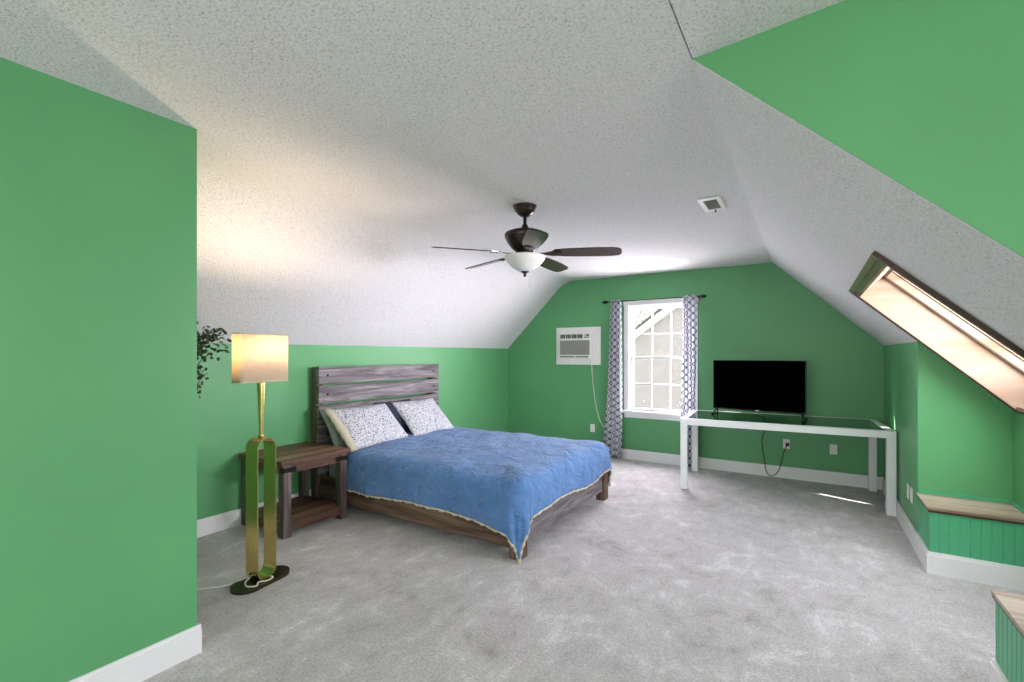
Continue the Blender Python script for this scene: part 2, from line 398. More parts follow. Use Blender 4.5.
sx('seam_light_blocker', 'dark_slot', (CR - 0.05, CR + 0.08, BACK - 0.1, YC, H + 0.121, H + 0.15))  # unseen dark strip added over the gap to keep sky light out

# baseboards
def bboard(name, segs):
    bm = B()
    for (x0, x1, y0, y1, face) in segs:
        box(bm, x0, x1, y0, y1, 0.0, 0.122)
        e = 0.006
        X0, X1, Y0, Y1 = x0, x1, y0, y1
        if face == '+x': X1 -= e
        if face == '-x': X0 += e
        if face == '-y': Y0 += e
        if face == '+y': Y1 -= e
        box(bm, X0, X1, Y0, Y1, 0.122, 0.14)
    return struct(mesh_obj(name, bm, 'white_trim_paint'))
T = 0.016
bboard('baseboard_far', [(L, RX, D - T, D, '-y')])
bboard('baseboard_left', [(L, L + T, WY, D - T, '+x')])
bboard('baseboard_near_left', [(WX, WX + T, BACK, WY + T, '+x'), (L + T, WX, WY, WY + T, '+y')])
bboard('baseboard_right', [(RX - T, RX, YB + 0.001, D - T, '-x')])
bboard('baseboard_right_near', [(RX - T, RX, YC, YF - 0.41, '-x')])
bboard('baseboard_alcove', [(BX - T, BX, YF + T, YE - T, '-x')])
bboard('baseboard_dormer', [(RX + 0.02, DX, YC - T, YC, '-y'), (DX - T, DX, BACK, YC - T, '-x')])

# ------------------------------------------------------------------ far window
win = thing('window_1', 'white divided sash window on the far green wall', 'window', (0, D, 0)); struct(win)
bm = B()
box(bm, HX0 - 0.065, HX0, -0.018, 0, 0.66, 2.205); box(bm, HX1, HX1 + 0.065, -0.018, 0, 0.66, 2.205)
box(bm, HX0 - 0.075, HX1 + 0.075, -0.024, 0, 2.205, 2.275)
struct(mesh_obj('casing', bm, 'white_trim_paint', win))
bm = B(); box(bm, HX0 - 0.09, HX1 + 0.09, -0.05, 0.05, 0.665, 0.70, 0.005); box(bm, HX0 - 0.06, HX1 + 0.06, -0.016, 0, 0.60, 0.665)
mesh_obj('window_sill', bm, 'white_trim_paint', win)
bm = B()   # jamb lining
box(bm, HX0, HX0 + 0.012, 0, 0.15, 0.70, HZ1); box(bm, HX1 - 0.012, HX1, 0, 0.15, 0.70, HZ1); box(bm, HX0, HX1, 0, 0.15, HZ1 - 0.012, HZ1)
mesh_obj('window_jamb', bm, 'white_trim_paint', win)
def sash(z0, z1, y, bar_z, name):
    x0, x1 = HX0 + 0.012, HX1 - 0.012; w = 0.036; gx0, gx1 = x0 + w, x1 - w
    bm = B(); box(bm, x0, gx0, y, y + 0.035, z0, z1); box(bm, gx1, x1, y, y + 0.035, z0, z1)
    box(bm, gx0, gx1, y, y + 0.035, z0, z0 + w); box(bm, gx0, gx1, y, y + 0.035, z1 - w, z1)
    o = mesh_obj(name, bm, 'white_trim_paint', win)
    bm = B()
    for k in (1, 2):
        xx = gx0 + (gx1 - gx0) * k / 3; box(bm, xx - 0.009, xx + 0.009, y + 0.008, y + 0.028, z0 + w, z1 - w)
    box(bm, gx0, gx1, y + 0.009, y + 0.027, bar_z - 0.009, bar_z + 0.009)
    mesh_obj('muntins', bm, 'white_trim_paint', o)
    bm = B(); box(bm, gx0, gx1, y + 0.016, y + 0.019, z0 + w, z1 - w); mesh_obj('pane', bm, 'window_glass', o)
sash(0.70, 1.475, 0.035, 1.08, 'lower_sash'); sash(1.44, 2.188, 0.075, 1.80, 'upper_sash')

# unseen windows added behind the camera to let the daylight in
def plainwin(name, pos, ax, a0, a1, z0, z1, n):
    w = thing(name, 'wide white framed window added behind the viewer for light', 'window', pos); struct(w)
    fb, pb = B(), B()
    def bx(bm, p0, p1, q0, q1, d0=-0.03, d1=0.03):
        box(bm, *( (d0, d1, p0, p1, q0, q1) if ax == 'y' else (p0, p1, d0, d1, q0, q1)))
    for i in range(n + 1):
        a = a0 + (a1 - a0) * i / n; bx(fb, a - 0.025 if i else a, a + 0.025 if i < n else a, z0, z1)
    bx(fb, a0, a1, z0, z0 + 0.05, -0.035, 0.035); bx(fb, a0, a1, z1 - 0.05, z1, -0.035, 0.035)
    bx(pb, a0 + .02, a1 - .02, z0 + .03, z1 - .03, -0.002, 0.002)
    mesh_obj('window_frame', fb, 'white_trim_paint', w); mesh_obj('pane', pb, 'window_glass', w)
plainwin('window_3', (DX + 0.05, 0, 0), 'y', -1.75, 0.85, 0.6, 2.3, 3)
plainwin('window_4', (0, BACK - 0.05, 0), 'x', -2.0, 0.2, 0.7, 2.3, 3)

# ------------------------------------------------------------------ skylight
sky = thing('window_2', 'pine lined skylight in the sloped ceiling above the window seats', 'skylight', (0, 0, 0)); struct(sky)
MX = 0.062
bm = B()   # pine lining
slab(bm, SKX0 + MX, SKX1, SKY1, SKY1 + 0.02, 0.004, 0.185); slab(bm, SKX0 + MX, SKX1, SKY0 - 0.02, SKY0, 0.004, 0.185)
slab(bm, SKX0 + MX - 0.02, SKX0 + MX, SKY0 - 0.02, SKY1 + 0.02, 0.004, 0.185); slab(bm, SKX1, SKX1 + 0.02, SKY0 - 0.02, SKY1 + 0.02, 0.004, 0.185)
mesh_obj('pine_lining', bm, 'pine', sky)
bm = B()   # thin ledge under the sash
e = 0.016
slab(bm, SKX0 + MX, SKX1, SKY1 - e, SKY1 + 0.03, 0.185, 0.197); slab(bm, SKX0 + MX, SKX1, SKY0 - 0.03, SKY0 + e, 0.185, 0.197)
slab(bm, SKX0 + MX - 0.03, SKX0 + MX + e, SKY0 - 0.03, SKY1 + 0.03, 0.185, 0.197); slab(bm, SKX1 - e, SKX1 + 0.03, SKY0 - 0.03, SKY1 + 0.03, 0.185, 0.197)
mesh_obj('ledge', bm, 'trim_dark_brown', sky)
for nm, w0, w1, e in (('sash_frame', 0.197, 0.245, 0.006), ('sash_frame', 0.250, 0.32, 0.0)):
    bm = B()
    slab(bm, SKX0 + MX, SKX1, SKY1 - e, SKY1 + 0.04, w0, w1); slab(bm, SKX0 + MX, SKX1, SKY0 - 0.04, SKY0 + e, w0, w1)
    slab(bm, SKX0 + MX - 0.04, SKX0 + MX + e, SKY0 - 0.04, SKY1 + 0.04, w0, w1); slab(bm, SKX1 - e, SKX1 + 0.04, SKY0 - 0.04, SKY1 + 0.04, w0, w1)
    mesh_obj(nm, bm, 'pine', sky)
bm = B(); e = 0.009
slab(bm, SKX0 + MX, SKX1, SKY1 - e, SKY1 + 0.035, 0.245, 0.250); slab(bm, SKX0 + MX, SKX1, SKY0 - 0.035, SKY0 + e, 0.245, 0.250)
slab(bm, SKX0 + MX - 0.035, SKX0 + MX + e, SKY0 - 0.035, SKY1 + 0.035, 0.245, 0.250); slab(bm, SKX1 - e, SKX1 + 0.035, SKY0 - 0.035, SKY1 + 0.035, 0.245, 0.250)
mesh_obj('gasket', bm, 'black_gloss_plastic', sky)
bm = B(); slab(bm, SKX0 + MX - 0.03, SKX1 + 0.03, SKY0 - 0.03, SKY1 + 0.03, 0.321, 0.326); mesh_obj('pane', bm, 'window_glass', sky)
bm = B(); c0 = -0.022
slab(bm, SKX0 - 0.0, SKX1 + 0.02, SKY0 - 0.028, SKY0, c0, -0.001); slab(bm, SKX0 - 0.0, SKX1 + 0.02, SKY1, SKY1 + 0.032, c0, -0.0005)
slab(bm, SKX1, SKX1 + 0.02, SKY0, SKY1, c0, -0.001)
mesh_obj('casing', bm, 'trim_dark_brown', sky)
bm = B()   # light bead beside the casing
slab(bm, SKX0 + MX, SKX1, SKY1 - 0.012, SKY1 - 0.002, -0.012, 0.003); mesh_obj('bead', bm, 'pine', sky)
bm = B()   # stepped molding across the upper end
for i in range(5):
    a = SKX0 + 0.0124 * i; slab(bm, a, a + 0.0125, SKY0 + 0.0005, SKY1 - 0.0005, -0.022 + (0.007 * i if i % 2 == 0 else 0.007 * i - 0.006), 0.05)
mesh_obj('end_molding', bm, 'molding_green_reflect', sky)

# ------------------------------------------------------------------ window seats
def seat(name, y0, y1, label, open_side):
    """box seat between alcove back wall and the room side; open_side '-y' or '+y'"""
    t = thing(name, label, 'bench', (RX, (y0 + y1) / 2, 0), 0)
    x1 = BX - RX; h = (y1 - y0) / 2; zt = 0.435; th = 0.018
    s = -1 if open_side == '-y' else 1
    def panel(nm, along, pos):
        bm = B(); n = 0; wd = 0.052; a = 0.0
        lim = x1 - 0.002 if along == 'x' else 2 * h - 0.002
        while a < lim - 0.01:
            b = min(a + wd - 0.004, lim)
            if along == 'x':
                yy = (s * h - s * 0.0, s * (h - 0.016)); box(bm, a, b, min(yy), max(yy), 0.0, zt - 0.001, 0.002)
                box(bm, b, min(a + wd, lim), min(yy) + 0.003, max(yy) - 0.003, 0.0, zt - 0.001)
            else:
                o0 = -h + (0.0165 if s < 0 else 0.0); top_ = (2 * h - 0.0185); b = min(b, top_); box(bm, 0.0, 0.016, o0 + a, o0 + b, 0, zt - 0.001, 0.002)
                if b < top_: box(bm, 0.003, 0.014, o0 + b, o0 + min(a + wd, top_), 0, zt - 0.001)
            a += wd
        mesh_obj(nm, bm, 'green_beadboard_paint', t)
    panel('front_panel', 'x', 0); panel('side_panel', 'y', 0)
    bm = B(); box(bm, -0.012, x1 - 0.001, -h - (0.012 if s < 0 else -0.001), h + (0.012 if s > 0 else -0.001), zt, zt + th, 0.003)
    mesh_obj('seat_board', bm, 'bench_wood', t)
    bm = B(); box(bm, -0.008, x1 - 0.001, -h - (0.009 if s < 0 else -0.001), h + (0.009 if s > 0 else -0.001), zt - 0.014, zt - 0.0005); 
    mesh_obj('seat_edge', bm, 'trim_dark_brown', t)
    # its own base molding
    bm = B()
    ya, yb_ = (-h - T, h - 0.001) if s < 0 else (-h + 0.001, h + T)
    box(bm, -T, 0, ya, yb_, 0, 0.130); box(bm, -T + .006, 0, ya + (.006 if s < 0 else 0), yb_ - (.006 if s > 0 else 0), 0.130, 0.150)
    if s < 0: box(bm, 0, x1 - 0.001, -h - T, -h, 0, 0.130); box(bm, 0, x1 - 0.001, -h - T + .006, -h, 0.130, 0.150)
    else: box(bm, 0, x1 - 0.001, h, h + T, 0, 0.130); box(bm, 0, x1 - 0.001, h, h + T - .006, 0.130, 0.150)
    mesh_obj('base_molding', bm, 'white_trim_paint', t)
seat('window_seat', YE, YB, 'built-in green beadboard window seat with wood top at far end of the skylight alcove', '-y')
seat('window_seat', YN, YF, 'green beadboard window seat with wood top nearest the viewer, cut by the frame', '+y')
sx('trim_alcove', 'green_beadboard_paint', (RX + 0.004, BX, YB - 0.014, YB, 0.4535, 0.475), (BX - 0.014, BX, YE, YB - 0.014, 0.4535, 0.475))

# ------------------------------------------------------------------ house seen through the window
hs = thing('neighbouring_house', 'grey sided gable with white rake board and shingled roof outside the window', 'house', (-2.6, 10.5, -3))
def hp(x, z): return (x + 2.6, z + 3)
RA = Vector((-3.40, 1.83)); RB = Vector((-2.31, 2.62)); rd = (RB - RA).normalized(); rn = Vector((-rd.y, rd.x))
A = RA - rd * 3.0; Bq = RB + rd * 2.2
bm = B(); prism(bm, [hp(A.x, -3), hp(4.5, -3), hp(4.5, 2.6), hp(Bq.x, Bq.y), hp(A.x, A.y)], 0, 0.2); 
mesh_obj('wall', bm, 'siding', hs)
bm = B(); prism(bm, [hp(*(A - rn * 0.02)), hp(*(Bq - rn * 0.02)), hp(*(Bq + rn * 0.11)), hp(*(A + rn * 0.11))], -0.12, 0.2); mesh_obj('rake_board', bm, 'white_trim_paint', hs)
bm = B(); prism(bm, [hp(*(A + rn * 0.11)), hp(*(Bq + rn * 0.11)), hp(*(Bq + rn * 0.16)), hp(*(A + rn * 0.16))], -0.16, 0.3); mesh_obj('drip_edge', bm, 'vent_dark_plastic', hs)
bm = B()
q = [(-6, 0.9, 4), (4, 0.9, 4), (4, 7.5, 9.5), (-6, 7.5, 9.5)]
vs = [bm.verts.new(p) for p in q]; f = bm.faces.new(vs); uvl = bm.loops.layers.uv.new('UVMap')
for l, uv in zip(f.loops, [(0, 0), (10, 0), (10, 9), (0, 9)]): l[uvl].uv = uv
ex = bmesh.ops.extrude_face_region(bm, geom=[f])
for v in [v for v in ex['geom'] if isinstance(v, bmesh.types.BMVert)]: v.co.z -= 0.15
mesh_obj('roof', bm, 'roof_shingles', hs)

# ------------------------------------------------------------------ curtain rod and curtains
rod = thing('curtain_rod', 'thin black curtain rod with oval finials above the window', 'curtain rod', (-1.845, 6.525, 2.262))
bm = B(); tube(bm, [(-0.645, 0, 0), (0.645, 0, 0)], 0.007, 10); mesh_obj('rod', bm, 'black_metal', rod, True)
for sgn in (-1, 1):
    bm = B()
    prof = [(0.0, -0.045), (0.012, -0.04), (0.022, -0.02), (0.024, 0), (0.020, 0.02), (0.010, 0.04), (0.008, 0.05), (0.0, 0.05)]
    lathe(bm, prof, 16, cap=False)
    bmesh.ops.rotate(bm, verts=bm.verts, cent=(0, 0, 0), matrix=Matrix.Rotation(R(90 if sgn < 0 else -90), 3, 'Y').to_3x3())
    if sgn < 0: bmesh.ops.rotate(bm, verts=bm.verts, cent=(0, 0, 0), matrix=Matrix.Rotation(R(180), 3, 'Z').to_3x3()); 
    bmesh.ops.translate(bm, verts=bm.verts, vec=(0.67 * sgn, 0, 0))
    mesh_obj('finial', bm, 'black_metal', rod, True)
    bm = B(); box(bm, sgn * 0.60 - 0.006, sgn * 0.60 + 0.006, 0.0, D - 6.525 - 0.001, -0.016, -0.006); box(bm, sgn * 0.60 - 0.012, sgn * 0.60 + 0.012, D - 6.525 - 0.006, D - 6.525 - 0.0005, -0.04, 0.02)
    mesh_obj('bracket', bm, 'black_metal', rod)
def curtain(label, xt0, xt1, xb0, xb1, nf, seedv, zb, Y=6.525):
    bm = B(); uvl = bm.loops.layers.uv.new('UVMap'); NU, NV = nf * 14, 44; ztop = 2.285
    grid = []; cloth_w = 1.0
    for j in range(NV + 1):
        v = j / NV; z = ztop + (zb - ztop) * v
        row = []
        e = v ** 1.25
        for i in range(NU + 1):
            u = i / NU
            x = (xt0 + (xt1 - xt0) * u) * (1 - e) + (xb0 + (xb1 - xb0) * u) * e
            ph = u * nf * 2 * math.pi + 0.7 * math.sin(3 * v + seedv)
            amp = 0.028 + 0.012 * math.sin(2 * v + seedv + u * 4)
            y = amp * math.sin(ph) + 0.006 * math.sin(5 * v + 9 * u)
            x += 0.010 * math.sin(2 * ph) 
            if v < 0.02: y *= 0.6
            row.append(bm.verts.new((x, y, z)))
        grid.append(row)
    for j in range(NV):
        for i in range(NU):
            f = bm.faces.new((grid[j][i], grid[j][i + 1], grid[j + 1][i + 1], grid[j + 1][i]))
            uvs = [(i, j), (i + 1, j), (i + 1, j + 1), (i, j + 1)]
            for l, (a, b) in zip(f.loops, uvs): l[uvl].uv = (a / NU * cloth_w * 0.9, b / NV * 2.25)
    o = mesh_obj('curtain', bm, 'trellis_curtain', None, True, loc=(0, Y, 0))
    # origin at the hem
    s = o.modifiers.new('t', 'SOLIDIFY'); s.thickness = 0.002
    tag(o, label, 'curtain', None); return o
curtain('white curtain with navy trellis print hanging left of the window', -2.44, -2.28, -2.55, -2.26, 4, 0.5, 0.02)
curtain('white curtain with navy trellis print hanging right of the window, behind the desk', -1.43, -1.25, -1.435, -1.26, 4, 1.9, 0.02, 6.498)

# ------------------------------------------------------------------ wall air conditioner
ac = thing('air_conditioner', 'white through-wall air conditioner with louvred grille left of the window', 'air conditioner', (-2.977, D, 1.63))
bm = B(); box(bm, -0.364, 0.364, -0.03, -0.0005, -0.285, 0.285, 0.008); mesh_obj('wall_sleeve', bm, 'white_plastic', ac)
AX = 0.028
bm = B(); box(bm, -0.315 + AX, 0.21 + AX, -0.075, -0.0305, -0.20, 0.215, 0.012); mesh_obj('front_cover', bm, 'white_plastic', ac)
for i in range(4):
    bm = B(); xx = -0.295 + AX + i * 0.095
    box(bm, xx, xx + 0.082, -0.078, -0.0752, 0.115, 0.175)
    o = mesh_obj('air_outlet', bm, 'vent_dark_plastic', ac)
    bm = B()
    for k in range(2): box(bm, xx + 0.026 + k * 0.028, xx + 0.029 + k * 0.028, -0.082, -0.0782, 0.118, 0.172)
    mesh_obj('louvres', bm, 'almond_plastic', o)
bm = B(); box(bm, 0.095 + AX, 0.185 + AX, -0.079, -0.0752, 0.12, 0.18, 0.0015); cp = mesh_obj('control_panel', bm, 'almond_plastic', ac)
bm = B(); box(bm, 0.135 + AX, 0.18 + AX, -0.081, -0.0792, 0.15, 0.172); box(bm, 0.10 + AX, 0.18 + AX, -0.081, -0.0792, 0.124, 0.134); mesh_obj('display', bm, 'vent_dark_plastic', cp)
bm = B(); box(bm, -0.30 + AX, 0.185 + AX, -0.078, -0.0752, -0.135, 0.085); g_ = mesh_obj('intake_grille', bm, 'grille_grey', ac); 
bm = B()
for k in range(18): box(bm, -0.298 + AX, 0.183 + AX, -0.0805, -0.0782, -0.13 + k * 0.012, -0.1255 + k * 0.012)
mesh_obj('slats', bm, 'slat_grey', g_)
bm = B(); box(bm, -0.30 + AX, -0.06 + AX, -0.078, -0.0752, -0.172, -0.155); box(bm, -0.04 + AX, 0.17 + AX, -0.078, -0.0752, -0.172, -0.155); mesh_obj('handle_slot', bm, 'vent_dark_plastic', ac)
bm = B(); tube(bm, catmull([(0.20, -0.082, -0.165), (0.22, -0.07, -0.24), (0.23, -0.035, -0.30), (0.24, -0.012, -0.55), (0.28, -0.01, -0.85), (0.34, -0.012, -1.08), (0.42, -0.02, -1.20), (0.50, -0.02, -1.25)], 8), 0.0055, 8)
mesh_obj('power_cord', bm, 'cord_white', ac, True)

# ------------------------------------------------------------------ wall plates
def plate(label, loc, rz, kind):
    t = thing('wall_outlet' if kind != 'blank' else 'cable_plate', label, 'outlet' if kind != 'blank' else 'wall plate', loc, rz)
    bm = B(); box(bm, -0.036, 0.036, -0.007, -0.0004, -0.058, 0.058, 0.002); mesh_obj('cover_plate', bm, 'white_plastic', t)
    if kind == 'outlet':
        for s in (-1, 1):
            bm = B(); box(bm, -0.017, 0.017, -0.010, -0.0072, s * 0.025 - 0.014, s * 0.025 + 0.014, 0.001); o = mesh_obj('receptacle', bm, 'white_plastic', t)
            bm = B(); box(bm, -0.008, -0.005, -0.0108, -0.0102, s * 0.025 - 0.006, s * 0.025 + 0.006); box(bm, 0.005, 0.008, -0.0108, -0.0102, s * 0.025 - 0.006, s * 0.025 + 0.006); mesh_obj('slots', bm, 'dark_slot', o)
    else:
        bm = B(); box(bm, -0.018, 0.018, -0.010, -0.0072, -0.036, 0.036, 0.001); mesh_obj('insert', bm, 'white_plastic', t)
    return t
plate('white outlet on far wall between the bed and left curtain', (-2.745, D, 0.40), 0, 'outlet')
plate('white outlet under the desk with black television plug in it', (-0.235, D, 0.415), 0, 'outlet')
plate('white blank wall plate under the desk, right of the plugged outlet', (0.235, D, 0.40), 0, 'blank')
plate('white outlet on short right wall, farther of the two beside the desk leg', (RX, 5.07, 0.365), R(-90), 'outlet')
plate('white blank plate on short right wall, nearer the window seat', (RX, 4.91, 0.37), R(-90), 'blank')

# ------------------------------------------------------------------ ceiling vent
cv = thing('ceiling_vent', 'small white square ceiling vent with dark louvres', 'vent', (-0.615, 3.785, H), 0)
bm = B()
w, l = 0.076, 0.165
box(bm, -w, w, -l, -l + 0.045, -0.012, -0.0005, 0.003); box(bm, -w, w, l - 0.045, l, -0.012, -0.0005, 0.003)
box(bm, -w, -w + 0.03, -l + 0.044, l - 0.044, -0.012, -0.0005); box(bm, w - 0.03, w, -l + 0.044, l - 0.044, -0.012, -0.0005)
mesh_obj('frame', bm, 'white_plastic', cv)
bm = B(); box(bm, -w + 0.03, w - 0.03, -l + 0.044, l - 0.044, -0.003, -0.0006); mesh_obj('backing', bm, 'vent_dark_plastic', cv)
bm = B()
for k in range(8):
    yy = -l + 0.055 + k * 0.0315; m4 = Matrix.Translation((0, yy, -0.008)) @ Matrix.Rotation(R(35), 4, 'X'); box(bm, -w + 0.03, w - 0.03, -0.008, 0.008, -0.001, 0.001, 0, m4)
mesh_obj('louvres', bm, 'almond_plastic', cv)
bm = B(); box(bm, -0.004, 0.004, l - 0.03, l - 0.01, -0.03, -0.0125); mesh_obj('lever', bm, 'vent_dark_plastic', cv)

# ------------------------------------------------------------------ ceiling fan
fan = thing('ceiling_fan', 'dark bronze five blade ceiling fan with frosted glass bowl light', 'ceiling fan', (-1.836, 3.092, H), R(20))
bm = B(); lathe(bm, [(0.09, -0.0006), (0.092, -0.012), (0.082, -0.018), (0.08, -0.035), (0.055, -0.065), (0.030, -0.082), (0.0, -0.085)], 36, cap=True); mesh_obj('canopy', bm, 'oil_rubbed_bronze', fan, True)
bm = B(); lathe(bm, [(0.0135, -0.07), (0.0135, -0.18)], 16); mesh_obj('downrod', bm, 'oil_rubbed_bronze', fan, True)
bm = B(); lathe(bm, [(0.0, -0.135), (0.018, -0.14), (0.024, -0.155), (0.042, -0.185), (0.055, -0.19), (0.12, -0.196), (0.150, -0.208), (0.158, -0.225), (0.152, -0.245), (0.135, -0.28), (0.11, -0.315), (0.085, -0.338), (0.072, -0.345), (0.072, -0.385), (0.0, -0.386)], 40, cap=False)
mesh_obj('motor_housing', bm, 'oil_rubbed_bronze', fan, True)
for k in range(5):
    a = 2 * math.pi * k / 5
    rm = Matrix.Rotation(a, 4, 'Z') @ Matrix.Translation((0, 0, -0.360)) @ Matrix.Rotation(R(1.5), 4, 'Y') @ Matrix.Rotation(R(-13), 4, 'X')
    # blade outline along +x
    bm = B(); out = []
    prof = [(0.215, 0.030), (0.235, 0.050), (0.30, 0.061), (0.42, 0.068), (0.55, 0.070), (0.66, 0.066), (0.70, 0.056), (0.718, 0.036), (0.722, 0.0)]
    pts = [(x, y) for x, y in prof] + [(x, -y) for x, y in prof[::-1][1:]]
    prism(bm, pts, -0.004, 0.004, 'xy'); bmesh.ops.transform(bm, matrix=rm, verts=bm.verts)
    bl = mesh_obj('blade', bm, 'fan_blade_wood', fan)
    bm = B()
    p2 = [(0.07, 0.014), (0.12, 0.012), (0.16, 0.016), (0.20, 0.034), (0.235, 0.040), (0.275, 0.022), (0.285, 0.0)]
    pts = [(x, y) for x, y in p2] + [(x, -y) for x, y in p2[::-1][1:]]
    prism(bm, pts, -0.011, -0.0045, 'xy')
    for sx_, sy_ in ((0.225, 0.022), (0.225, -0.022), (0.262, 0)): lathe(bm, [(0.007, -0.015), (0.007, -0.011)], 10, sx_, sy_)
    bmesh.ops.transform(bm, matrix=rm, verts=bm.verts)
    mesh_obj('blade_iron', bm, 'oil_rubbed_bronze', bl)
bm = B(); lathe(bm, [(0.0, -0.387), (0.10, -0.387), (0.104, -0.395), (0.0, -0.396)], 36, cap=False); mesh_obj('fitter', bm, 'oil_rubbed_bronze', fan, True)
bm = B(); lathe(bm, [(0.150, -0.383), (0.158, -0.385), (0.155, -0.40), (0.135, -0.43), (0.10, -0.465), (0.06, -0.492), (0.03, -0.502), (0.0, -0.505), (0.0, -0.500), (0.03, -0.497), (0.058, -0.487), (0.097, -0.460), (0.13, -0.426), (0.148, -0.398)], 44, cap=False)
mesh_obj('glass_bowl', bm, 'frosted_bowl_glass', fan, True)
bm = B(); lathe(bm, [(0.034, -0.497), (0.032, -0.506), (0.016, -0.512), (0.010, -0.522), (0.014, -0.53), (0.008, -0.54), (0.0, -0.542)], 20, cap=False); mesh_obj('finial', bm, 'oil_rubbed_bronze', fan, True)
bm = B(); tube(bm, [(0.03, 0.01, -0.50), (0.032, 0.012, -0.60)], 0.0018, 6); lathe(bm, [(0.0, -0.598), (0.005, -0.603), (0.004, -0.615), (0.0, -0.618)], 10, 0.032, 0.012, cap=False); mesh_obj('pull_chain', bm, 'almond_plastic', fan, True)

# ------------------------------------------------------------------ bed
BY0, BY1 = 2.915, 4.695; FX = -1.776
bed = thing('bed_frame', 'low platform bed frame of weathered grey brown wood with slatted headboard', 'bed', (-4.22, (BY0 + BY1) / 2, 0))
by = (BY0 + BY1) / 2
def lx(x): return x + 4.22
hw = (BY1 - BY0) / 2
for s in (-1, 1):
    bm = B(); y0, y1 = (-hw, -hw + 0.075) if s < 0 else (hw - 0.075, hw)
    box(bm, 0.0, 0.085, y0, y1, 0, 1.372, 0.004); mesh_obj('post', bm, 'weathered_wood_z', bed)
for i, (z0, z1) in enumerate([(1.205, 1.378), (1.012, 1.188), (0.814, 0.992), (0.616, 0.794), (0.418, 0.596), (0.22, 0.398)]):
    bm = B(); box(bm, 0.0865, 0.122, -hw, hw, z0, z1, 0.004); pl = mesh_obj('headboard_plank', bm, 'weathered_wood_y', bed)
    for s in (-1, 1):
        b2 = B(); lathe(b2, [(0.011, 0), (0.011, 0.006), (0.007, 0.009), (0, 0.009)], 12)
        bmesh.ops.transform(b2, matrix=Matrix.Translation((0.1222, s * (hw - 0.10), (z0 + z1) / 2)) @ Matrix.Rotation(R(90), 4, 'Y'), verts=b2.verts)
        mesh_obj('bolt', b2, 'black_metal', pl)
for s in (-1, 1):
    y0, y1 = (-hw + 0.012, -hw + 0.045) if s < 0 else (hw - 0.045, hw - 0.012)
    bm = B(); box(bm, 0.1225, lx(FX) - 0.0905, y0, y1, 0.075, 0.30, 0.004); mesh_obj('side_rail', bm, 'weathered_wood_x', bed)
    y0, y1 = (-hw, -hw + 0.115) if s < 0 else (hw - 0.115, hw)
    bm = B(); box(bm, lx(FX) - 0.09, lx(FX), y0, y1, 0, 0.32, 0.004); mesh_obj('leg', bm, 'weathered_wood_z', bed)
bm = B(); box(bm, lx(FX) - 0.055, lx(FX) - 0.02, -hw + 0.1155, hw - 0.1155, 0.10, 0.335, 0.004); mesh_obj('foot_rail', bm, 'weathered_wood_y', bed)
bm = B(); box(bm, 0.13, lx(FX) - 0.1, -hw + 0.05, hw - 0.05, 0.14, 0.20); 
for k in range(4): box(bm, 0.45 + k * 0.5, 0.5 + k * 0.5, -0.03, 0.03, 0.0, 0.139)
mesh_obj('slat_base', bm, 'weathered_wood_y', bed)
bm = B(); box(bm, -4.085, FX - 0.095, BY0 + 0.07, BY1 - 0.07, 0.202, 0.545, 0.09); mt = mesh_obj('mattress', bm, 'mattress_white', None, True)
tag(mt, 'mattress lying on the wooden bed frame under the blue duvet', 'mattress')

